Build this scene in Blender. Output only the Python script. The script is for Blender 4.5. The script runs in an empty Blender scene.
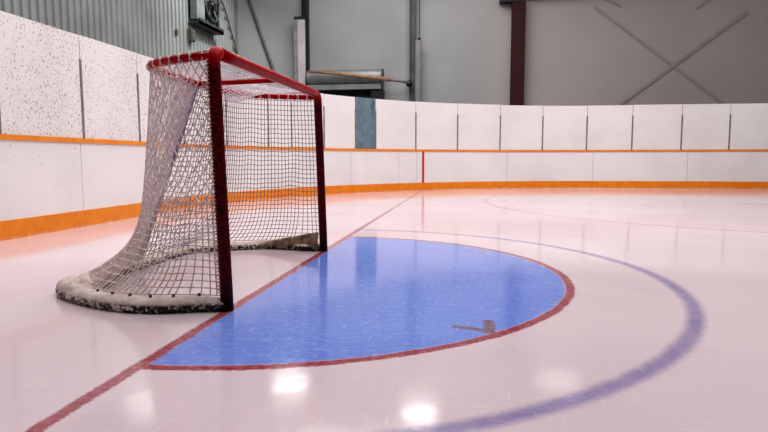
import bpy, bmesh, math, random
from math import sin, cos, pi, radians, sqrt, hypot
from mathutils import Vector, Matrix, noise
random.seed(7)
scn = bpy.context.scene
C = scn.collection
V = Vector

# ------------------------------------------------------------------ materials
class NT:
    """tiny node-expression builder"""
    def __init__(s, name):
        s.m = bpy.data.materials.new(name); s.m.use_nodes = True
        s.t = s.m.node_tree; s.n = s.t.nodes; s.b = s.n['Principled BSDF']
    def link(s, a, b): s.t.links.new(a, b)
    def put(s, sock, v):
        if hasattr(v, 'is_output'): s.link(v, sock)
        else: sock.default_value = v
    def ma(s, op, a, b=0.0, c=0.0, clamp=False):
        n = s.n.new('ShaderNodeMath'); n.operation = op; n.use_clamp = clamp
        for i, v in enumerate((a, b, c)): s.put(n.inputs[i], v)
        return n.outputs[0]
    def pos(s):
        g = s.n.new('ShaderNodeNewGeometry'); x = s.n.new('ShaderNodeSeparateXYZ')
        s.link(g.outputs['Position'], x.inputs[0]); s.P = g.outputs['Position']
        return x.outputs
    def noise(s, scale, detail=2.0, rough=.5, vec=None, stretch=None):
        n = s.n.new('ShaderNodeTexNoise'); n.inputs['Scale'].default_value = scale
        n.inputs['Detail'].default_value = detail; n.inputs['Roughness'].default_value = rough
        if vec is None:
            if not hasattr(s, 'P'): s.pos()
            vec = s.P
        if stretch:
            mp = s.n.new('ShaderNodeMapping'); mp.inputs['Scale'].default_value = stretch[0]
            mp.inputs['Rotation'].default_value = stretch[1]
            s.link(vec, mp.inputs[0]); vec = mp.outputs[0]
        s.link(vec, n.inputs['Vector'])
        return n.outputs['Fac']
    def step(s, v, a, b):
        n = s.n.new('ShaderNodeMapRange'); n.interpolation_type = 'SMOOTHSTEP'
        s.put(n.inputs[0], v); n.inputs[1].default_value = a; n.inputs[2].default_value = b
        return n.outputs[0]
    def mix(s, f, a, b):
        n = s.n.new('ShaderNodeMix'); n.data_type = 'RGBA'
        s.put(n.inputs[0], f)
        for i, v in ((6, a), (7, b)):
            if hasattr(v, 'is_output'): s.link(v, n.inputs[i])
            else: n.inputs[i].default_value = (*v, 1)
        return n.outputs[2]
    def out(s, col=None, rough=None, bump=None, bstr=.2, bdist=.01, metal=None, **kw):
        if col is not None:
            if hasattr(col, 'is_output'): s.link(col, s.b.inputs['Base Color'])
            else: s.b.inputs['Base Color'].default_value = (*col, 1)
        if rough is not None: s.put(s.b.inputs['Roughness'], rough)
        if metal is not None: s.put(s.b.inputs['Metallic'], metal)
        if bump is not None:
            n = s.n.new('ShaderNodeBump'); n.inputs['Strength'].default_value = bstr
            n.inputs['Distance'].default_value = bdist
            s.link(bump, n.inputs['Height']); s.link(n.outputs[0], s.b.inputs['Normal'])
        for k, v in kw.items(): s.b.inputs[k.replace('_', ' ')].default_value = v
        return s.m

def mottled(name, col, amt=.15, scale=6, rough=.6, metal=0.0, dark=None):
    t = NT(name); f = t.noise(scale, 4)
    d = dark or tuple(c * (1 - amt) for c in col); l = tuple(min(1, c * (1 + amt)) for c in col)
    return t.out(t.mix(t.step(f, .3, .7), d, l), rough, metal=metal)

def mat_ice():
    t = NT('ice'); X, Y, Z = t.pos()
    w = t.noise(9, 3); w2 = t.noise(60, 2)
    jit = t.ma('ADD', t.ma('MULTIPLY', t.ma('SUBTRACT', w, .5), .018), t.ma('MULTIPLY', t.ma('SUBTRACT', w2, .5), .02))
    def radius(cx, cy):
        dx = t.ma('SUBTRACT', X, cx); dy = t.ma('SUBTRACT', Y, cy)
        return t.ma('ADD', t.ma('SQRT', t.ma('ADD', t.ma('MULTIPLY', dx, dx), t.ma('MULTIPLY', dy, dy))), jit)
    def band(v, a, b, e=.008):
        return t.ma('MULTIPLY', t.step(v, a - e, a + e), t.ma('SUBTRACT', 1, t.step(v, b - e, b + e)))
    Xj = t.ma('ADD', X, jit); Yj = t.ma('ADD', Y, jit)
    def rect(x0, x1, y0, y1, e=.006):
        return t.ma('MULTIPLY', band(Xj, x0, x1, e), band(Yj, y0, y1, e))
    big = t.noise(.55, 3); fine = t.noise(30, 4, .65)
    scr = t.noise(7, 3, .75, stretch=((1, 22, 1), (0, 0, .9)))
    scr2 = t.noise(6, 3, .75, stretch=((26, 1, 1), (0, 0, .45)))
    scr3 = t.noise(8, 3, .75, stretch=((1, 18, 1), (0, 0, -.5)))
    col = t.mix(t.step(big, .3, .7), ICE_A, ICE_B)
    scratch = t.ma('MAXIMUM', t.ma('MAXIMUM', t.step(scr, .60, .70), t.step(scr2, .61, .71)), t.step(scr3, .61, .71))
    # far outer crease arc
    front = t.step(X, -.05, -.04)
    arc = t.ma('MULTIPLY', t.ma('MULTIPLY', band(radius(-.035, .016), 2.335, 2.409, .028), front), t.ma('ADD', .6, t.ma('MULTIPLY', w, .5)), clamp=True)
    col = t.mix(t.ma('MULTIPLY', arc, .9), col, ARC)
    # faceoff circle, faint
    rf = radius(5.8, 6.8)
    col = t.mix(t.ma('MULTIPLY', band(rf, 4.35, 4.43), .5), col, (.42, .18, .26))
    col = t.mix(t.ma('MULTIPLY', t.ma('SUBTRACT', 1, t.step(rf, .26, .30)), .35), col, (.45, .18, .22))
    col = t.mix(t.ma('MULTIPLY', rect(3.5, 3.95, 6.68, 6.75), .45), col, (.4, .2, .25))
    # crease
    rc = radius(-.034, .045)
    inside = t.ma('MULTIPLY', t.ma('SUBTRACT', 1, t.step(rc, 1.745, 1.76)), t.step(X, .008, .018))
    blue = t.mix(t.step(big, .3, .7), BLUE_A, BLUE_B)
    blue = t.mix(t.ma('MULTIPLY', t.step(fine, .45, .75), .35), blue, (.30, .42, .85))
    blue = t.mix(t.ma('MULTIPLY', scratch, .16), blue, (.62, .66, .9))
    col = t.mix(inside, col, blue)
    red = t.mix(t.step(fine, .35, .7), RED_A, RED_B)
    rb = t.ma('MULTIPLY', band(rc, 1.755, 1.805), t.step(X, .008, .018))
    col = t.mix(t.ma('MULTIPLY', rb, .95), col, red)
    gl = band(Xj, -.038, 0.014)
    fade = t.ma('SUBTRACT', .95, t.ma('MULTIPLY', t.step(Y, 1.5, 9), .45))
    col = t.mix(t.ma('MULTIPLY', gl, fade), col, red)
    br = t.mix(t.step(fine, .35, .65), (.15, .05, .06), (.24, .14, .13))
    # small L marks inside the crease: drawn in a slightly turned frame
    for cy, sg in ((-1.11, 1), (1.13, -1)):
        u = t.ma('ADD', t.ma('MULTIPLY', t.ma('SUBTRACT', X, 1.27), .95), t.ma('MULTIPLY', t.ma('SUBTRACT', Y, cy - .02 * sg), -.31 * sg))
        v = t.ma('ADD', t.ma('MULTIPLY', t.ma('SUBTRACT', X, 1.27), .31 * sg), t.ma('MULTIPLY', t.ma('SUBTRACT', Y, cy - .02 * sg), .95))
        u = t.ma('ADD', u, jit); v = t.ma('MULTIPLY', t.ma('ADD', v, jit), sg)
        long_ = t.ma('MULTIPLY', band(u, -.195, -.015, .005), band(v, -.012, .032, .005))
        short = rect(1.222, 1.272, cy - .035, cy + .175, .005) if sg > 0 else rect(1.222, 1.272, cy - .175, cy + .035, .005)
        col = t.mix(t.ma('MULTIPLY', t.ma('MAXIMUM', long_, short), .85 if sg > 0 else .4), col, br)
    # snow and scratches over everything
    col = t.mix(t.ma('MULTIPLY', scratch, .34), col, (.95, .9, .93))
    rough = t.ma('ADD', .085, t.ma('ADD', t.ma('MULTIPLY', t.step(fine, .3, .8), .05), t.ma('MULTIPLY', scratch, .12)))
    wav = t.ma('ADD', t.ma('MULTIPLY', t.noise(3.2, 2), 1.0), t.ma('MULTIPLY', fine, .05))
    return t.out(col, rough, wav, .06, .02, IOR=1.46)

ICE_A = (.60, .495, .525); ICE_B = (.70, .595, .62)
BLUE_A = (.115, .20, .60); BLUE_B = (.185, .28, .70)
RED_A = (.22, .012, .03); RED_B = (.38, .06, .09)
ARC = (.20, .165, .36)

def mat_board():
    t = NT('white board plastic'); X, Y, Z = t.pos()
    n1 = t.noise(26, 3, .6); n2 = t.noise(62, 3, .6, stretch=((1, 1, .6), (.4, .5, .3))); n3 = t.noise(1.3, 3)
    near = t.ma('SUBTRACT', 1, t.step(Y, 4, 8))
    upper = t.step(Z, .93, .98)
    lim = t.ma('SUBTRACT', .675, t.ma('MULTIPLY', t.ma('MULTIPLY', near, upper), .085))
    lim = t.ma('ADD', lim, t.ma('MULTIPLY', t.ma('SUBTRACT', n3, .5), .10))
    m = t.ma('MULTIPLY', t.ma('SUBTRACT', n2, lim), 22, clamp=True)
    m = t.ma('MULTIPLY', m, t.ma('ADD', .35, t.ma('MULTIPLY', near, .45)))
    base = t.mix(t.step(n3, .3, .7), (.79, .765, .75), (.85, .825, .81))
    base = t.mix(t.ma('MULTIPLY', t.step(n1, .55, .75), .12), base, (.6, .53, .53))
    return t.out(t.mix(m, base, (.20, .155, .145)), .38)

def mat_kick():
    t = NT('orange plastic'); X, Y, Z = t.pos(); n = t.noise(7, 4, .7); f = t.noise(35, 3, .7)
    c = t.mix(t.step(n, .3, .7), (.78, .22, .006), (.86, .29, .012))
    # snow and skate wear along the bottom edge
    lo = t.ma('SUBTRACT', 1, t.step(Z, 0.005, .035))
    c = t.mix(t.ma('MULTIPLY', lo, t.ma('MULTIPLY', t.step(f, .48, .66), .6)), c, (.85, .8, .8))
    return t.out(c, .4)

def mat_red():
    t = NT('chipped red paint'); n = t.noise(75, 3, .7); b = t.noise(6, 3)
    c = t.mix(t.step(b, .3, .7), (.36, .0, .004), (.52, .0, .006))
    c = t.mix(t.ma('MULTIPLY', t.step(n, .52, .62), .65), c, (.05, .004, .006))
    return t.out(c, t.ma('ADD', .22, t.ma('MULTIPLY', n, .2)), n, .1, .002, Specular_IOR_Level=.08)

def mat_post():
    t = NT('scuffed shaded red post'); X, Y, Z = t.pos(); n = t.noise(90, 3, .7)
    c = t.mix(t.step(n, .42, .60), (.17, .002, .006), (.012, .003, .004))  # speckled scuffs over a red darkened by painted-in shade
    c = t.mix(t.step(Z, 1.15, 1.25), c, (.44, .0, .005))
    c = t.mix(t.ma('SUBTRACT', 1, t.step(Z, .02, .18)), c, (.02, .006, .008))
    return t.out(c, .4, n, .3, .002, Specular_IOR_Level=.08)

def mat_skirt():
    t = NT('scuffed white canvas'); X, Y, Z = t.pos()
    n = t.noise(42, 4, .7, stretch=((1, 1, 1.3), (0, 0, 0))); b = t.noise(7, 4, .65); f = t.noise(3, 2)
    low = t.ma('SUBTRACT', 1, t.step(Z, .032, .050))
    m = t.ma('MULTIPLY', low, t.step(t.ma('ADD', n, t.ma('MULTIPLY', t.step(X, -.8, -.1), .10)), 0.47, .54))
    base = t.mix(t.step(b, .32, .68), (.58, .47, .42), (.84, .76, .72))
    base = t.mix(t.ma('MULTIPLY', t.step(n, .60, .70), .55), base, (.13, .09, .07))
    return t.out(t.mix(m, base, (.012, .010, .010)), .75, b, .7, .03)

def mat_siding():
    t = NT('painted metal siding'); X, Y, Z = t.pos(); n = t.noise(1.2, 3); f = t.noise(9, 3, .6, stretch=((1, 3, .3), (0, 0, 0)))
    c = t.mix(t.step(n, .3, .7), (.26, .285, .275), (.33, .35, .34))
    return t.out(t.mix(t.ma('MULTIPLY', t.step(f, .5, .8), .3), c, (.15, .165, .16)), .5)

def mat_backwall():
    t = NT('white wall liner'); X, Y, Z = t.pos(); n = t.noise(.5, 3); f = t.noise(5, 3)
    l = t.mix(t.step(n, .3, .7), (.335, .35, .35), (.39, .40, .40))
    r = t.mix(t.step(n, .3, .7), (.43, .395, .382), (.465, .425, .415))
    c = t.mix(t.step(X, 0, 3.2), l, r)
    w = t.ma('FRACT', t.ma('MULTIPLY', Z, .76))
    line = t.ma('MULTIPLY', t.ma('SUBTRACT', 1, t.step(w, .004, .012)), t.ma('SUBTRACT', 1, t.step(X, 0, .2)))
    c = t.mix(t.ma('MULTIPLY', line, .35), c, (.2, .2, .2))
    return t.out(t.mix(t.ma('MULTIPLY', f, .12), c, (.3, .29, .29)), .6)

def mat_glass():
    t = NT('scratched blue grey glass'); X, Y, Z = t.pos(); n = t.noise(4, 4, .7); b = t.noise(14, 4, .7)
    c = t.mix(t.step(n, .35, .7), (.13, .21, .25), (.21, .29, .33))
    hi = t.ma('MULTIPLY', t.step(X, -1.2, -.95), t.step(Z, 1.5, 1.75))
    c = t.mix(t.ma('MULTIPLY', t.step(b, .45, .6), hi), c, (.02, .03, .04))
    return t.out(c, .3, Alpha=.93)

M = dict(
    ice=mat_ice(), board=mat_board(), kick=mat_kick(), red=mat_red(), post=mat_post(), skirt=mat_skirt(),
    siding=mat_siding(), wall=mat_backwall(), glass=mat_glass(),
    seam=mottled('grey seam channel', (.20, .18, .185), .25, 8, .5),
    frame=mottled('grey board framing', (.16, .15, .15), .2, 4, .7),
    line=mottled('red goal line stripe', (.55, .02, .05), .2, 20, .4),
    cord=mottled('dirty white net cord', (.84, .72, .68), .22, 30, .85),
    cordtop=mottled('white net cord', (.86, .76, .73), .2, 30, .85),
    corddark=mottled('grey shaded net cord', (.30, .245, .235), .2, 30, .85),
    lace=mottled('pink white lacing cord', (.80, .58, .54), .15, 40, .8),
    pad=mottled('grey lavender canvas', (.47, .42, .44), .2, 14, .8),
    brown=mottled('brown stained canvas', (.27, .19, .125), .45, 22, .9),
    eyelet=mottled('rusty brown eyelet', (.10, .055, .04), .3, 40, .5),
    column=mottled('dark red oxide steel', (.045, .005, .005), .25, 3, .8),
    black=mottled('black steel', (.012, .012, .013), .2, 5, .5),
    dsteel=mottled('dark grey steel', (.10, .105, .105), .25, 4, .5),
    gsteel=mottled('mid grey steel', (.23, .225, .225), .15, 4, .5),
    guard=mottled('pale grey painted steel', (.52, .49, .50), .08, 3, .45),
    silver=mottled('galvanised steel', (.30, .31, .315), .12, 3, .5, .6),
    wood=mottled('tan wooden pole', (.36, .215, .125), .25, 14, .6),
    fan=mottled('dark green grey metal', (.045, .055, .052), .35, 6, .5),
    fanpale=mottled('pale grey green metal', (.22, .25, .245), .2, 4, .5),
    box=mottled('olive grey box', (.10, .105, .085), .3, 20, .6),
    braceshade=mottled('bracing shadow grey', (.35, .318, .313), .06, 4, .9),
    cable=mottled('brown grey cable', (.11, .10, .085), .25, 9, .7),
)

# ------------------------------------------------------------------ mesh helpers
def tag(o, label=None, cat=None, group=None, kind=None):
    for k, v in (('label', label), ('category', cat), ('group', group), ('kind', kind)):
        if v: o[k] = v
    return o
def thing(name, label, cat, loc=(0, 0, 0), group=None):
    o = bpy.data.objects.new(name, None); C.objects.link(o); o.location = loc
    o.empty_display_size = .1
    return tag(o, label, cat, group)
def obj(name, bm, mat, parent=None, smooth=False, bevel=0, origin=None):
    """link bm (world coordinates) as one object, shifted into its parent's frame"""
    org = V(origin) if origin is not None else V((0, 0, 0))
    p = parent; off = V((0, 0, 0))
    while p is not None: off += p.location; p = p.parent
    bmesh.ops.translate(bm, verts=bm.verts, vec=-(org + off) if origin is not None and parent is None else -off)
    bmesh.ops.recalc_face_normals(bm, faces=bm.faces)
    me = bpy.data.meshes.new(name); bm.to_mesh(me); bm.free()
    me.materials.append(mat)
    o = bpy.data.objects.new(name, me); C.objects.link(o)
    if origin is not None and parent is None: o.location = org
    o.parent = parent
    if smooth:
        for f in me.polygons: f.use_smooth = True
    if bevel:
        b = o.modifiers.new('bevel', 'BEVEL'); b.width = bevel; b.segments = 2; b.limit_method = 'ANGLE'
    return o
def box(bm, x0, x1, y0, y1, z0, z1, mtx=None):
    vs = [bm.verts.new(V(p) if mtx is None else mtx @ V(p)) for p in
          [(x0, y0, z0), (x1, y0, z0), (x1, y1, z0), (x0, y1, z0), (x0, y0, z1), (x1, y0, z1), (x1, y1, z1), (x0, y1, z1)]]
    for f in ((0, 3, 2, 1), (4, 5, 6, 7), (0, 1, 5, 4), (1, 2, 6, 5), (2, 3, 7, 6), (3, 0, 4, 7)): bm.faces.new([vs[i] for i in f])
    return bm
def tube(bm, pts, r, n=10, closed=False, caps=True, up=None):
    pts = [V(p) for p in pts]; k = len(pts); rings = []; prev = None
    for i, p in enumerate(pts):
        a = pts[(i - 1) % k] if closed or i > 0 else p
        b = pts[(i + 1) % k] if closed or i < k - 1 else p
        d = (b - a).normalized()
        if prev is None:
            h = V((0, 0, 1)) if abs(d.z) < .9 else V((1, 0, 0))
            s = d.cross(h).normalized()
        else:
            s = (prev - d * prev.dot(d)).normalized()
        prev = s; u = d.cross(s)
        rr = r(i / (k - 1)) if callable(r) else r
        rings.append([bm.verts.new(p + (s * cos(2 * pi * j / n) + u * sin(2 * pi * j / n)) * rr) for j in range(n)])
    m = k if closed else k - 1
    for i in range(m):
        A, B = rings[i], rings[(i + 1) % k]
        for j in range(n): bm.faces.new((A[j], A[(j + 1) % n], B[(j + 1) % n], B[j]))
    if caps and not closed:
        bm.faces.new(rings[0][::-1]); bm.faces.new(rings[-1])
    return bm
def lathe(bm, prof, c, axis='Z', n=24):
    """prof: list of (radius, height along axis)"""
    c = V(c); rings = []
    for r, h in prof:
        ring = []
        for j in range(n):
            a = 2 * pi * j / n
            p = {'Z': V((r * cos(a), r * sin(a), h)), 'X': V((h, r * cos(a), r * sin(a))), 'Y': V((r * cos(a), h, r * sin(a)))}[axis]
            ring.append(bm.verts.new(c + p))
        rings.append(ring)
    for A, B in zip(rings, rings[1:]):
        for j in range(n): bm.faces.new((A[j], A[(j + 1) % n], B[(j + 1) % n], B[j]))
    bm.faces.new(rings[0]); bm.faces.new(rings[-1])
    return bm
def spline(pts, n, closed=False):
    """Catmull-Rom through pts, resampled to n points evenly along its length"""
    P = [V(p) for p in pts]; P = [P[0] * 2 - P[1]] + P + [P[-1] * 2 - P[-2]]
    out = []
    for i in range(1, len(P) - 2):
        a, b, c, d = P[i - 1:i + 3]
        for k in range(24):
            t = k / 24
            out.append(.5 * ((2 * b) + (c - a) * t + (2 * a - 5 * b + 4 * c - d) * t * t + (3 * b - a - 3 * c + d) * t ** 3))
    out.append(P[-2]); L = [0]
    for p, q in zip(out, out[1:]): L.append(L[-1] + (q - p).length)
    res = []; j = 0
    for i in range(n):
        s = L[-1] * i / (n - 1)
        while j < len(L) - 2 and L[j + 1] < s: j += 1
        f = (s - L[j]) / max(1e-9, L[j + 1] - L[j]); res.append(out[j].lerp(out[j + 1], min(1, f)))
    return res

# ------------------------------------------------------------------ the setting
R_C, X_E, Y_S = 8.0, -3.1, 12.1
LA = R_C * pi / 2
def path(s):
    """face of the rink boards: end wall, corner, side wall -> point and inward normal"""
    if s < 0: return V((X_E, Y_S - R_C + s, 0)), V((1, 0, 0))
    if s < LA:
        a = s / R_C
        return V((X_E + R_C - R_C * cos(a), Y_S - R_C + R_C * sin(a), 0)), V((cos(a), -sin(a), 0))
    return V((X_E + R_C + s - LA, Y_S, 0)), V((0, -1, 0))

S0, S1 = -9.0, 22.0
bm = bmesh.new()
fan_c = bm.verts.new((6, -3, 0)); ring = []
k = 0; N = 124
outline = [path(S0 + (S1 - S0) * i / N)[0] for i in range(N + 1)] + [V((X_E + R_C + S1 - LA, -6, 0)), V((X_E, -6, 0))]
ring = [bm.verts.new(p) for p in outline]
for i in range(len(ring)): bm.faces.new((fan_c, ring[i], ring[(i + 1) % len(ring)]))
tag(obj('floor', bm, M['ice']), kind='structure')

bm = bmesh.new()           # concrete walkway between the boards and the building, just behind them
prev = None
for i in range(N + 1):
    p, n = path(S0 + (S1 - S0) * i / N)
    a = p - n * .15
    q = V((a.x, 16, 0)) if a.x > -3.02 and i > 36 else V((-7, a.y, 0))
    cur = (bm.verts.new(a), bm.verts.new(q))
    if prev: bm.faces.new((prev[0], cur[0], cur[1], prev[1]))
    prev = cur
tag(obj('floor_concrete', bm, mottled('grey concrete', (.22, .21, .205), .15, 3, .8)), kind='structure')

def ribbed_wall(x, y0, y1, z0, z1):
    bm = bmesh.new(); prev = None; y = y0
    prof = []
    while y < y1:
        prof += [(0, y), (0, y + .15), (.045, y + .165), (.045, y + .195), (0, y + .21)]; y += .21
    for d, yy in prof:
        if yy > y1: break
        cur = (bm.verts.new((x + d, yy, z0)), bm.verts.new((x + d, yy, z1)))
        if prev: bm.faces.new((prev[0], cur[0], cur[1], prev[1]))
        prev = cur
    return bm
tag(obj('wall_left', ribbed_wall(-7, -7, 16, 0, 8.5), M['siding']), kind='structure')
tag(obj('wall_back', box(bmesh.new(), -7.1, 20, 16, 16.15, 0, 8.5), M['wall']), kind='structure')
# narrow corner trim where the siding meets the liner
tag(obj('trim_1', box(bmesh.new(), -6.97, -6.88, 15.9, 15.99, 0, 8.5), M['gsteel']), kind='structure')

# ------------------------------------------------------------------ rink boards
def strip(s0, s1, z0, z1, d0, d1, nz=1):
    """solid strip along the board path between offsets d0 (front) and d1 (back)"""
    bm = bmesh.new(); n = max(1, int((s1 - s0) / .15)); prev = None
    for i in range(n + 1):
        p, nr = path(s0 + (s1 - s0) * i / n)
        f = p + nr * d0; b = p + nr * d1
        cur = [bm.verts.new((f.x, f.y, z0)), bm.verts.new((f.x, f.y, z1)), bm.verts.new((b.x, b.y, z1)), bm.verts.new((b.x, b.y, z0))]
        if prev:
            for j in range(4): bm.faces.new((prev[j], cur[j], cur[(j + 1) % 4], prev[(j + 1) % 4]))
        else: bm.faces.new(cur)
        prev = cur
    bm.faces.new(prev[::-1]); return bm
boards = thing('rink_boards', 'white curved rink boards with orange rail and kick strip around the ice', 'rink boards', (X_E, 4.1, 0))
TOP = 2.10
low = [-6.4, -4.1, -1.83, .55, 2.9, 5.2, 6.59, 7.10, 9.64, 11.9, 14.19, 16.5, 18.8]
for a, b in zip(low, low[1:]):
    obj('dasher_panel', strip(a + .004, b - .004, .0, .945, 0, -.03), M['board'], boards)
up = [-6.4, -5.25, -4.1, -2.92, -1.75, -.64, .52, 1.69, 2.86, 3.52, 4.45, 5.35]
up2 = [5.93, 7.08, 8.26, 9.44, 10.58, 11.72, 12.84, 14.02, 15.14, 16.3, 17.45, 18.6]
for lst in (up, up2):
    for a, b in zip(lst, lst[1:]):
        obj('shield_panel', strip(a + .006, b - .006, .945, TOP + random.uniform(-.006, .006), -.012, -.03), M['board'], boards)
for s in up + up2[0:]:
    obj('seam_channel', strip(s - .017, s + .017, .96, .96 + (TOP - .96) * .77, -.006, -.02), M['seam'], boards)
obj('backing_frame', strip(-6.4, 5.35, .0, TOP - .02, -.032, -.06), M['frame'], boards)
obj('backing_frame', strip(5.93, 18.6, .0, TOP - .02, -.032, -.06), M['frame'], boards)
obj('backing_frame', strip(5.35, 5.93, .0, .94, -.032, -.06), M['frame'], boards)
obj('cap_rail', strip(-6.4, 18.8, .925, .972, .014, -.004), M['kick'], boards)
obj('kick_strip', strip(-6.4, 18.8, .0, .178, .012, -.002), M['kick'], boards)
tag(obj('goal_line_stripe', strip(7.255, 7.315, .178, .925, .004, -.004), M['line'], boards), 'thin red vertical stripe on the white panel')
gp = thing('glass_pane', 'narrow stained blue-grey pane between two white shield panels behind the goal', 'glass pane', tuple(path(5.64)[0] + V((0, 0, .972))))
obj('pane', strip(5.36, 5.92, .974, TOP, -.016, -.03), M['glass'], gp)
obj('edge_channel', strip(5.36, 5.385, .974, TOP, -.008, -.035), M['gsteel'], gp)
obj('edge_channel', strip(5.895, 5.92, .974, TOP, -.008, -.035), M['gsteel'], gp)

# ------------------------------------------------------------------ the goal
goal = thing('hockey_goal', 'red framed hockey goal with white net standing on the ice', 'hockey goal', (0, 0, 0))
PX, PY, H, RT = -.035, .945, 1.25, .031
def post_path(sg):
    y = sg * PY; rr = .055; pts = [(PX, y, .0), (PX, y, .3), (PX, y, .6), (PX, y, .9), (PX, y, H - rr)]
    for k in range(1, 7):
        a = k / 6 * pi / 2
        pts.append((PX, y - sg * rr * (1 - cos(a)), H - rr + rr * sin(a)))
    return pts
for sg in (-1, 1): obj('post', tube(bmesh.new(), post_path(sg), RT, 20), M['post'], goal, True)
obj('crossbar', tube(bmesh.new(), [(PX, -PY + .055 + (2 * PY - .11) * i / 12, H) for i in range(13)], RT * .99, 20), M['red'], goal, True)

half_top = [(-.04, -.945), (-.13, -.925), (-.26, -.872), (-.39, -.80), (-.475, -.725), (-.53, -.63), (-.555, -.5), (-.575, -.25)]
top2 = half_top + [(-.585, 0)] + [(x, -y) for x, y in reversed(half_top)]
half_base = [(-.04, -.975), (-.14, -1.0), (-.31, -1.055), (-.46, -1.07), (-.63, -1.04), (-.83, -.955), (-1.02, -.84), (-1.135, -.70), (-1.165, -.45), (-1.17, -.2)]
base2 = half_base + [(-1.17, 0)] + [(x, -y) for x, y in reversed(half_base)]
NC, NR = 96, 33
rear = spline([(x, y, H - .022) for x, y in top2], 97)
obj('rear_top_bar', tube(bmesh.new(), rear, .019, 12), M['red'], goal, True)
obj('centre_brace', tube(bmesh.new(), [(-.04, 0, H - .012), (-.35, 0, H - .02), (-.585, 0, H - .022)], .015, 10), M['red'], goal, True)

Tt = spline([(x, y, H - .01) for x, y in top2], NC + 1)
Bo = spline([(x, y, 0) for x, y in base2], NC + 1)           # outer edge of the base
def inward(i):
    a = Bo[max(0, i - 1)]; b = Bo[min(NC, i + 1)]; d = (b - a).normalized()
    return V((-d.y, d.x, 0)) if V((-d.y, d.x, 0)).dot(V((-.45, 0, 0)) - Bo[i]) > 0 else V((d.y, -d.x, 0))
def net_pt(i, v):
    """i column, v 0 (top) .. 1 (base)"""
    t = Tt[i]; b = Bo[i] + inward(i) * .085 + V((0, 0, .075))
    if i < 6 or i > NC - 6:
        e = (6 - min(i, NC - i)) / 6; b = b.lerp(V((-.06, math.copysign(.955, Bo[i].y), .07)), e)
    side = max(0, 1 - abs(i / NC - .5) / .20)
    g = .34 * v + .66 * v ** 8
    g2 = g + (v - g) * side ** 1.5
    p = V((t.x + (b.x - t.x) * g2, t.y + (b.y - t.y) * g2, t.z + (b.z - t.z) * v))
    # soft slack folds
    s = sin(pi * v) * min(1, min(i, NC - i) / 8)
    nz = noise.noise(V((i * .11, v * 2.2, 3.1))) * .035 + noise.noise(V((i * .33, v * 5, 8.7))) * .012
    p += inward(i) * nz * s
    p.z += noise.noise(V((i * .2, v * 3, 1.7))) * .02 * s
    return p
def net_vertex(i, r): return net_pt(i, (r / NR) ** .96)
def tri(bm, pts, r): tube(bm, pts, r, 4, caps=False)
SPL = 30; KD = 20
def net_bm(i0, i1, r=.0022):
    bm = bmesh.new(); g = {(i, k): net_vertex(i, k) for i in range(i0, i1 + 1) for k in range(NR + 1)}
    for i in range(i0, i1 + 1): tri(bm, [g[i, k] for k in range(NR + 1)], r)
    for k in range(NR + 1): tri(bm, [g[i, k] for i in range(i0, i1 + 1)], r)
    return bm
def diamond_bm(i0, i1, r):
    bm = bmesh.new(); g = {(i, k): net_vertex(i, k) for i in range(i0, i1 + 1) for k in range(NR + 1)}
    for a in range(i0 - NR, i1 + NR + 1):
        if (a - i0) % 2: continue
        for sg in (-1, 1):
            run = []
            for k in range(KD + 1):
                i = a + sg * k
                if i0 <= i <= i1: run.append(g[i, k])
            if len(run) > 1: tri(bm, run, r)
    for i in range(i0, i1 + 1): tri(bm, [g[i, k] for k in range(KD - 1, NR + 1)], r)
    for k in range(KD, NR + 1): tri(bm, [g[i, k] for i in range(i0, i1 + 1)], r)
    return bm
obj('side_net', diamond_bm(0, SPL, .0035), M['cord'], goal)
# slack double layer of netting gathered at the near rear corner
bm = bmesh.new(); cols = []
for a in range(26):
    i = SPL - 10 + a; col_ = []
    for k in range(NR + 1):
        v = k / NR; p = net_pt(i, v).lerp(net_pt(i + 1, v), .5)
        e = sin(pi * a / 25)
        p += inward(i) * (.03 + .03 * noise.noise(V((a * .25, v * 4, 9)))) * e
        p.z = max(.05, p.z - .02 + .02 * noise.noise(V((a * .3, v * 5, 4))))
        col_.append(p)
    cols.append(col_)
for c_ in cols: tri(bm, c_, .0032)
for k in range(NR + 1): tri(bm, [c_[k] for c_ in cols], .0032)
obj('gathered_net', bm, M['cord'], goal)
obj('back_net', net_bm(SPL, NC // 2, .0036), M['cord'], goal)
obj('back_net', net_bm(NC // 2, NC - SPL, .0026), M['corddark'], goal)
obj('side_net', net_bm(NC - SPL, NC, .0023), M['corddark'], goal)

# top net: from crossbar back to the rear bar, sagging in two lobes
def top_pt(u, w):
    """u along y -1..1, w 0 crossbar .. 1 rear bar"""
    i = (u + 1) / 2 * NC; a = int(min(NC - 1, i)); f = i - a
    # rear point with the same fraction, kept behind the bar
    r = Tt[a].lerp(Tt[a + 1], f)
    c = V((PX - .02, u * .93, H + .012))
    p = c.lerp(r + V((0, 0, .014)), w)
    sag = sin(pi * w) * (.3 + .7 * abs(sin(pi * u))) * .022 * (1 - abs(u) ** 6)
    p.z -= sag + noise.noise(V((u * 4, w * 3, 5))) * .012 * sin(pi * w)
    return p
bm = bmesh.new()
NU, NW = 46, 13
for a in range(NU + 1): tri(bm, [top_pt(-1 + 2 * a / NU, w / NW) for w in range(NW + 1)], .0024)
for w in range(1, NW): tri(bm, [top_pt(-1 + 2 * a / NU, w / NW) for a in range(NU + 1)], .0024)
obj('top_net', bm, M['cordtop'], goal)
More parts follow.
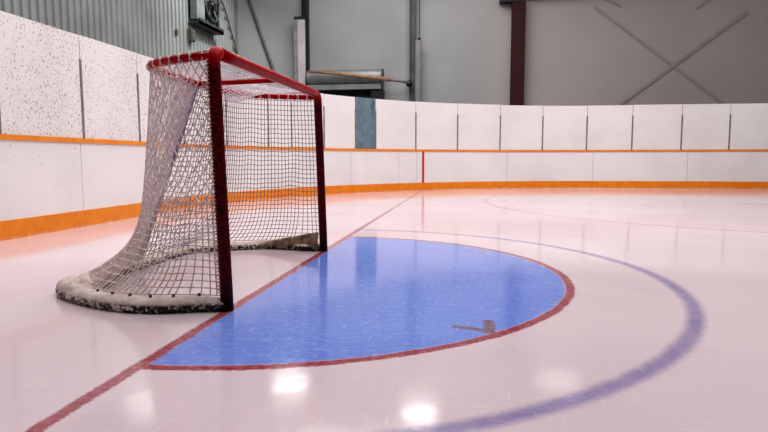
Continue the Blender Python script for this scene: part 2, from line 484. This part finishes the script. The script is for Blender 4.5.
# slack fold of netting hanging below the right rear bar
bm = bmesh.new()
def fold_pt(a, k): 
    t = a / 16; y = .15 + .62 * t; x = -.555 + .022 * k + .16 * max(0, t - .55)
    return V((x, y, H - .005 - sin(pi * t) * (.085 - .012 * k)))
for k in range(7): tri(bm, [fold_pt(a, k) for a in range(17)], .0034)
for a in range(17): tri(bm, [fold_pt(a, k) for k in range(7)], .003)
obj('net_fold', bm, M['cordtop'], goal)

# criss-cross lacing on the rear bar
bm = bmesh.new()
Rl = spline([(x, y, H - .022) for x, y in top2], 1200)
for sgn in (-1, 1):
    pts = []
    for i in range(20, 1181):
        p = Rl[i]; d = (Rl[i + 1 if i < 1199 else i] - Rl[i - 1]).normalized(); s = d.cross(V((0, 0, 1))).normalized(); u = s.cross(d)
        a = sgn * i * .165 * 1.05
        pts.append(p + (s * cos(a) + u * sin(a)) * .0225)
    tri(bm, pts[::2], .0028)
obj('bar_lacing', bm, M['lace'], goal)
for sg in (-1, 1):
    bm = bmesh.new(); pts = []
    for i in range(0, 700):
        z = .09 + (H - .13) * i / 700; a = i * .55
        pts.append(V((PX - .026 + .012 * cos(a), sg * (PY + .022 + .012 * sin(a)), z)))
    tri(bm, pts, .0023)
    obj('post_lacing', bm, M['lace'], goal)

# base pad: white canvas skirt swept along the curved base
def sweep_base():
    bm = bmesh.new(); NB = 260; B = spline([(x, y, 0) for x, y in base2], NB + 1); prev = None
    for i in range(NB + 1):
        a = B[max(0, i - 1)]; b = B[min(NB, i + 1)]; d = (b - a).normalized(); n = V((-d.y, d.x, 0))
        if n.dot(V((-.45, 0, 0)) - B[i]) < 0: n = -n
        t = i / NB
        bump = math.exp(-((t - .27) / .05) ** 2); bump2 = math.exp(-((t - .73) / .05) ** 2)
        w = .105 + .09 * bump + .03 * bump2; h = .072 + .022 * bump
        taper = min(1, min(t, 1 - t) / .03); w *= .45 + .55 * taper; h *= .8 + .2 * taper
        n1 = noise.noise(V((t * 30, 0, 2))); n2 = noise.noise(V((t * 55, 4, 2)))
        prof = [(.004, 0), (-.006, .018), (-.004, .040), (.008, h * .80), (.030, h * (.97 + .08 * n1)), (w * .50, h * (1.0 + .12 * n2)),
                (w * .78, h * (.86 + .15 * n1)), (w, h * (.55 + .25 * n2)), (w + .006, .012), (w - .01, 0)]
        cur = []
        for j, (o, z) in enumerate(prof):
            q = B[i] + n * o
            wr = noise.noise(V((q.x * 9, q.y * 9, z * 20 + j))) * .008 * (1 + 1.4 * bump) if z > .01 else 0
            cur.append(bm.verts.new((q.x + n.x * wr, q.y + n.y * wr, max(0.0, z + wr * .8))))
        if prev:
            for j in range(len(cur)): bm.faces.new((prev[j], cur[j], cur[(j + 1) % len(cur)], prev[(j + 1) % len(cur)]))
        else: bm.faces.new(cur)
        prev = cur
    bm.faces.new(prev[::-1]); return bm
skirt = obj('base_skirt', sweep_base(), M['skirt'], goal, True)
for i in [3, 6, 9, 12, 15, 18]:
    p = Bo[i] + inward(i) * .05; bm = bmesh.new()
    lathe(bm, [(.007, .066), (.007, .083), (.004, .085)], p, 'Z', 10)
    obj('eyelet', bm, M['eyelet'], skirt)
# bunched canvas at the rear corner of the near side
bm = bmesh.new(); prev = None
for i in range(29):
    t = i / 28; cur = []
    ang = t * 1.0
    c = spline([(-.83, -.86, .07), (-.93, -.76, .085), (-.99, -.62, .08), (-1.02, -.42, .075), (-1.03, -.22, .06)], 29)[i]
    for j in range(9):
        s = j / 8; wd = .16 * sin(pi * min(1, t * 1.1 + .08)) ** .5 + .02
        nrm = V((-.75, -.55, 0)).normalized() if t < .4 else V((-1, -.1, 0)).normalized()
        q = c + nrm * (s - .45) * wd
        q.z = c.z + .03 * sin(pi * s) + .022 * noise.noise(V((q.x * 14, q.y * 14, 6))) - .035 * s * s
        cur.append(bm.verts.new(q))
    if prev:
        for j in range(8): bm.faces.new((prev[j], cur[j], cur[j + 1], prev[j + 1]))
    prev = cur
fo = obj('bunched_canvas', bm, M['skirt'], goal, True)
fo.modifiers.new('solid', 'SOLIDIFY').thickness = .006

# brown canvas flap standing up inside the far post
bm = bmesh.new(); prev = None
Fp = spline([(-.62, .97, 0), (-.46, .985, 0), (-.3, .975, 0), (-.15, .945, 0), (-.065, .915, 0)], 25)
for i, p in enumerate(Fp):
    t = i / 24; h = .03 + .115 * t ** 1.0; cur = []
    for j in range(7):
        s = j / 6; w = noise.noise(V((t * 6, s * 3, 2))) * .014
        cur.append(bm.verts.new((p.x + w * .4, p.y - .012 * sin(pi * s) - .02 * (1 - s) + w, .012 + h * s)))
    if prev:
        for j in range(6): bm.faces.new((prev[j], cur[j], cur[j + 1], prev[j + 1]))
    prev = cur
fl = obj('skirt_flap', bm, M['brown'], goal, True); tag(fl, 'brown stained canvas flap inside the far post')
fl.modifiers.new('solid', 'SOLIDIFY').thickness = .005

# grey canvas pad over the centre back support
bm = bmesh.new(); prev = None; mid = NC // 2
for r in range(41):
    v = r / 40; t = V((-.60, 0, H - .03)); b = V((-1.10, 0, .06)); g = v
    p = V((t.x + (b.x - t.x) * g - .004, 0, t.z + (b.z - t.z) * v)); wd = .068 + .02 * v + .01 * sin(v * 9) * v
    ring = []
    for j in range(12):
        a = 2 * pi * j / 12
        ring.append(bm.verts.new(p + V((.016 * sin(a), wd * cos(a), .0)) + V((noise.noise(V((v * 8, j, 1))) * .004, 0, 0))))
    if prev:
        for j in range(12): bm.faces.new((prev[j], prev[(j + 1) % 12], ring[(j + 1) % 12], ring[j]))
    else: bm.faces.new(ring)
    prev = ring
bm.faces.new(prev)
obj('back_support_pad', bm, M['pad'], goal, True)

# the whole frame leans back slightly, as a worn goal does
for o in C.objects:
    a = o.parent
    if a is not None and (a == goal or a.parent == goal):
        for vtx in o.data.vertices:
            vtx.co.x += .016 - .036 * vtx.co.z / 1.25
# ------------------------------------------------------------------ things on the back wall
YB = 16.0
col = thing('steel_column', 'dark red steel column against the back wall above the boards', 'column', (2.48, 15.8, 0))
bm = bmesh.new(); box(bm, 2.34, 2.76, 15.64, 15.67, 0, 5.68); box(bm, 2.34, 2.76, 15.95, 15.98, 0, 5.68); obj('flange', bm, M['column'], col)
obj('web', box(bmesh.new(), 2.53, 2.57, 15.67, 15.95, 0, 5.68), M['column'], col)
obj('cap_plate', box(bmesh.new(), 1.95, 2.72, 15.62, 15.98, 5.68, 5.835), M['black'], col)

bm = bmesh.new(); box(bm, 1.95, 19.5, 15.62, 15.98, 5.84, 5.87); box(bm, 1.95, 19.5, 15.62, 15.98, 6.24, 6.27); box(bm, 1.95, 19.5, 15.78, 15.81, 5.87, 6.24)
tag(obj('trim_2', bm, M['guard']), kind='structure')     # wall girder resting on the column

def door_track(x, label, gx0, gx1, gz1, gmat, knob):
    t = thing('door_track', label, 'door track', (x, 15.85, 0))
    bm = bmesh.new(); box(bm, x - .10, x + .10, 15.86, 15.98, 0, 8.0); box(bm, x - .10, x - .07, 15.74, 15.86, 0, 8.0); box(bm, x + .07, x + .10, 15.74, 15.86, 0, 8.0)
    obj('rail', bm, M['black' if knob == 0 else 'dsteel'], t)
    bm = bmesh.new(); box(bm, gx0, gx1, 15.60, 15.73, 0, gz1)
    obj('guard', bm, gmat, t, bevel=.02)
    if knob:
        lathe(bm := bmesh.new(), [(.03, 0), (.045, .02), (.045, .06), (.02, .075)], (gx1 - .05, 15.62, gz1 + .0), 'Z', 12)
        obj('knob', bm, M['black'], t, True)
    return t
dl = door_track(-4.44, 'black door track behind a pale grey guard panel', -4.72, -4.40, 5.38, M['guard'], 0)
obj('guard_edge', box(bmesh.new(), -4.77, -4.64, 15.56, 15.61, 0, 5.34), M['gsteel'], dl)
obj('guard_cap', box(bmesh.new(), -4.75, -4.38, 15.56, 15.75, 5.38, 5.45), M['black'], dl)
dr = door_track(-.82, 'dark grey door track right of the rolled door, bright floor-level guard beside it', -.71, -.53, 4.58, M['gsteel'], 1)
tag(dr, 'dark grey door track with a low grey guard on its right')
cb = bmesh.new(); tube(cb, [(-.60, 15.8, 4.6), (-.60, 15.9, 8)], .012, 6); obj('pull_cord', cb, M['black'], dr)

coil = thing('rolled_door', 'silver rolled-up overhead door coil between the two door tracks', 'roller door', (-2.95, 15.62, 0))
bm = bmesh.new(); lathe(bm, [(.25, -4.28), (.25, -1.80)], (0, 15.58, 3.43), 'X', 36); obj('coil', bm, M['silver'], coil, False)
bm = bmesh.new(); lathe(bm, [(.30, -1.80), (.30, -1.765)], (0, 15.58, 3.40), 'X', 36); obj('end_plate', bm, M['dsteel'], coil)
bm = bmesh.new(); box(bm, -4.28, -1.80, 15.84, 15.87, 2.0, 3.1); obj('curtain', bm, M['black'], coil)
obj('bracket', box(bmesh.new(), -2.15, -1.76, 15.5, 15.9, 2.4, 3.02), M['black'], coil)
obj('bottom_bar', box(bmesh.new(), -4.28, -1.80, 15.40, 15.60, 3.02, 3.19), M['silver'], coil, bevel=.01)

pole = thing('wooden_pole', 'long tan wooden pole slanting across the silver door coil', 'pole', (-.98, 15.1, 3.2))
obj('shaft', tube(bmesh.new(), [(-4.15, 15.18, 3.60), (-2.6, 15.15, 3.43), (-1.45, 15.14, 3.275)], lambda t: .042 + .03 * t, 10), M['wood'], pole, True)
obj('metal_tip', tube(bmesh.new(), [(-1.45, 15.14, 3.275), (-1.05, 15.2, 3.22), (-.90, 15.42, 3.205)], .05, 10), M['gsteel'], pole, True)
obj('end_clamp', lathe(bmesh.new(), [(.05, -.08), (.11, -.04), (.11, .04), (.05, .08)], (-.91, 15.62, 3.2), 'Y', 12), M['black'], pole, True)

# flat strips painting the shadow lines of bracing behind the wall liner
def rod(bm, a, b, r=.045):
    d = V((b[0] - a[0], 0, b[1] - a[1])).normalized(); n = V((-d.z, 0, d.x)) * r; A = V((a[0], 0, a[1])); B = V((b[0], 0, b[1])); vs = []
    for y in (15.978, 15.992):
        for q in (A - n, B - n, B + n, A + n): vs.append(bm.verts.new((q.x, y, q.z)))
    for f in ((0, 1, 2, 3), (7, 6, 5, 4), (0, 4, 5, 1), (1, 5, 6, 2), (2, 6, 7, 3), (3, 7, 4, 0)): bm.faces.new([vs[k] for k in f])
br = thing('brace_shadow', 'grey X of shadow lines from rods behind the right part of the back wall', 'bracing shadow', (7.2, 15.98, 0))
bm = bmesh.new(); rod(bm, (4.91, 5.49), (11.92, 0), .045); obj('shadow_strip', bm, M['braceshade'], br)
bm = bmesh.new(); rod(bm, (9.34, 5.17), (2.80, .2), .045); bmesh.ops.translate(bm, verts=bm.verts, vec=(0, -.016, 0)); obj('shadow_strip', bm, M['braceshade'], br)
br2 = thing('brace_shadow', 'short ends of bracing shadow lines at the top edge above the grey X', 'bracing shadow', (7.0, 15.95, 5.3))
bm = bmesh.new(); rod(bm, (5.08, 5.78), (5.70, 5.47), .035); obj('shadow_strip', bm, M['braceshade'], br2)
bm = bmesh.new(); rod(bm, (8.55, 5.77), (7.9, 5.32), .035); obj('shadow_strip', bm, M['braceshade'], br2)

dg = bmesh.new(); tube(dg, [(-6.75, 15.93, 7.1), (-6.43, 15.93, 6.17), (-5.79, 15.93, 4.31), (-5.2, 15.93, 2.6), (-4.95, 15.93, 0)], .045, 8)
tag(obj('diagonal_rod', dg, M['dsteel'], origin=(-4.95, 15.93, 0)), 'dark diagonal rod on the wall above the goal crossbar', 'rod')
cb = bmesh.new()
tube(cb, spline([(-6.93, 14.3, 6.0), (-6.9, 14.7, 5.85), (-6.9, 15.0, 5.6), (-6.9, 15.35, 5.15), (-6.9, 15.75, 4.6), (-6.85, 15.88, 3.9), (-6.85, 15.88, 2.0)], 40), .028, 6)
tag(obj('hanging_cable', cb, M['cable'], origin=(-6.85, 15.88, 2.0)), 'brown cable drooping from the wall fan into the corner', 'cable')

# fan unit on the left wall
fan = thing('wall_fan', 'dark exhaust fan unit mounted high on the ribbed wall', 'fan', (-6.96, 13.4, 4.6))
bm = bmesh.new(); box(bm, -6.96, -6.72, 12.62, 12.66, 4.78, 6.3); box(bm, -6.96, -6.72, 14.12, 14.16, 4.78, 6.3); box(bm, -6.96, -6.92, 12.62, 14.16, 4.78, 6.3); box(bm, -6.74, -6.72, 12.66, 13.12, 4.78, 6.3)
obj('housing', bm, M['fanpale'], fan)
bm = bmesh.new(); box(bm, -6.96, -6.62, 12.56, 14.22, 4.64, 4.72); box(bm, -6.65, -6.62, 12.56, 14.22, 4.64, 4.80); obj('base_tray', bm, M['fan'], fan)
bm = bmesh.new(); lathe(bm, [(.11, -6.92), (.13, -6.88), (.13, -6.66), (.07, -6.62)], (0, 13.62, 5.40), 'X', 16); hub = obj('motor', bm, M['black'], fan, True)
for k in range(5):
    a = k * 2 * pi / 5 + .35; bm = bmesh.new(); prev = None
    for i in range(8):
        r = .10 + .36 * i / 7; tw = .5 - .25 * i / 7; w = .08 + .10 * sin(pi * i / 8)
        c = V((-6.79, 13.62 + r * cos(a + .5 * i / 7), 5.40 + r * sin(a + .5 * i / 7))); td = V((sin(tw), -sin(a) * cos(tw), cos(a) * cos(tw)))
        cur = (bm.verts.new(c - td * w), bm.verts.new(c + td * w))
        if prev: bm.faces.new((prev[0], cur[0], cur[1], prev[1]))
        prev = cur
    b = obj('blade', bm, M['black'], fan, True); b.modifiers.new('solid', 'SOLIDIFY').thickness = .012
bm = bmesh.new()
tube(bm, [(-6.70, 13.62 + .48 * cos(2 * pi * i / 32), 5.40 + .48 * sin(2 * pi * i / 32)) for i in range(32)], .04, 8, closed=True); obj('shroud_ring', bm, M['fan'], fan, True)
for q in (((-6.76, 13.52, 5.32), (-6.72, 13.36, 5.0), (-6.7, 13.62, 4.76)), ((-6.76, 13.72, 5.32), (-6.72, 13.98, 5.0), (-6.7, 13.92, 4.76))):
    obj('motor_bracket', tube(bmesh.new(), q, .06, 8), M['black'], fan, True)

jb = thing('junction_box', 'small olive grey box on the ribbed wall below the fan', 'electrical box', (-6.9, 12.6, 4.3))
obj('body', box(bmesh.new(), -6.96, -6.82, 12.47, 12.68, 4.12, 4.48), M['box'], jb, bevel=.015)
obj('cover', box(bmesh.new(), -6.825, -6.80, 12.50, 12.66, 4.15, 4.45), M['box'], jb, bevel=.006)
obj('conduit_stub', lathe(bmesh.new(), [(.03, 0), (.03, .10)], (-6.88, 12.74, 4.28), 'Z', 10), M['dsteel'], jb)
so = thing('wall_socket', 'tiny dark socket on the ribbed wall left of the junction box', 'socket', (-6.95, 11.85, 4.25))
obj('plate', box(bmesh.new(), -6.965, -6.93, 11.79, 11.89, 4.16, 4.32), M['box'], so, bevel=.006)

# ------------------------------------------------------------------ light
def area(loc, size, power, color=(1, 1, 1), shape='DISK', rot=(0, 0, 0), size_y=None, spread=None):
    l = bpy.data.lights.new('arena_lamp_and_fill', 'AREA'); l.shape = shape; l.size = size; l.energy = power; l.color = color
    if size_y: l.size_y = size_y
    if spread: l.spread = spread
    o = bpy.data.objects.new('arena_lamp_and_fill', l); C.objects.link(o); o.location = loc; o.rotation_euler = rot
    return o
area((-3.35, 10.2, 4.97), .95, 25, (1, .95, .94)); area((-.05, 10.2, 5.5), .95, 20, (1, .95, .94)); area((3.25, 10.2, 4.53), 1.1, 5, (1, .95, .94))
area((-6.75, 9.0, 5.1), 1.0, 5, (1, .98, .97), rot=(0, -.5, 0))
area((.2, 3.4, 8.3), 10, 850, (1, .92, .93), 'SQUARE')  # this and the next two: broad added fill, no actual fixtures
area((4.5, 4.5, 8.3), 10, 430, (.98, .97, 1), 'SQUARE')
area((-1.5, 11.8, 8.0), 6, 260, (1, .97, .96), 'RECTANGLE', size_y=3)
sl = bpy.data.lights.new('wall_fill_spot', 'SPOT'); sl.energy = 800; sl.spot_size = 1.5; sl.spot_blend = 1; sl.shadow_soft_size = .15; sl.color = (1, .99, .97)  # added spot brightening the siding corner, no such fixture known
so_ = bpy.data.objects.new('wall_fill_spot', sl); C.objects.link(so_); so_.location = (-3.6, 12.6, 7.6)
so_.rotation_euler = (V((-7, 13.6, 3.6)) - V(so_.location)).to_track_quat('-Z', 'Y').to_euler()
w = bpy.data.worlds.new('hall'); scn.world = w; w.use_nodes = True
w.node_tree.nodes['Background'].inputs[0].default_value = (.52, .50, .50, 1)
w.node_tree.nodes['Background'].inputs[1].default_value = .27

# ------------------------------------------------------------------ camera
yaw, pit, rol, f = .150136375, .0969390147, -.00109532, 582.133338
fw = V((-sin(yaw) * cos(pit), cos(yaw) * cos(pit), -sin(pit))); rt = V((cos(yaw), sin(yaw), 0)); u0 = rt.cross(fw)
r2 = rt * cos(rol) + u0 * sin(rol); u2 = u0 * cos(rol) - rt * sin(rol)
cd = bpy.data.cameras.new('camera'); cam = bpy.data.objects.new('camera', cd); C.objects.link(cam)
cd.sensor_width = 36; cd.lens = f / 768 * 36; cd.clip_start = .05; cd.clip_end = 200
m = Matrix((r2, u2, -fw)).transposed().to_4x4(); m.translation = V((1.16409544, -3.60632222, .73861532)); cam.matrix_world = m
scn.camera = cam
scn.view_settings.view_transform = 'Standard'; scn.view_settings.look = 'Medium High Contrast'
scn.view_settings.exposure = .05; scn.view_settings.gamma = 1
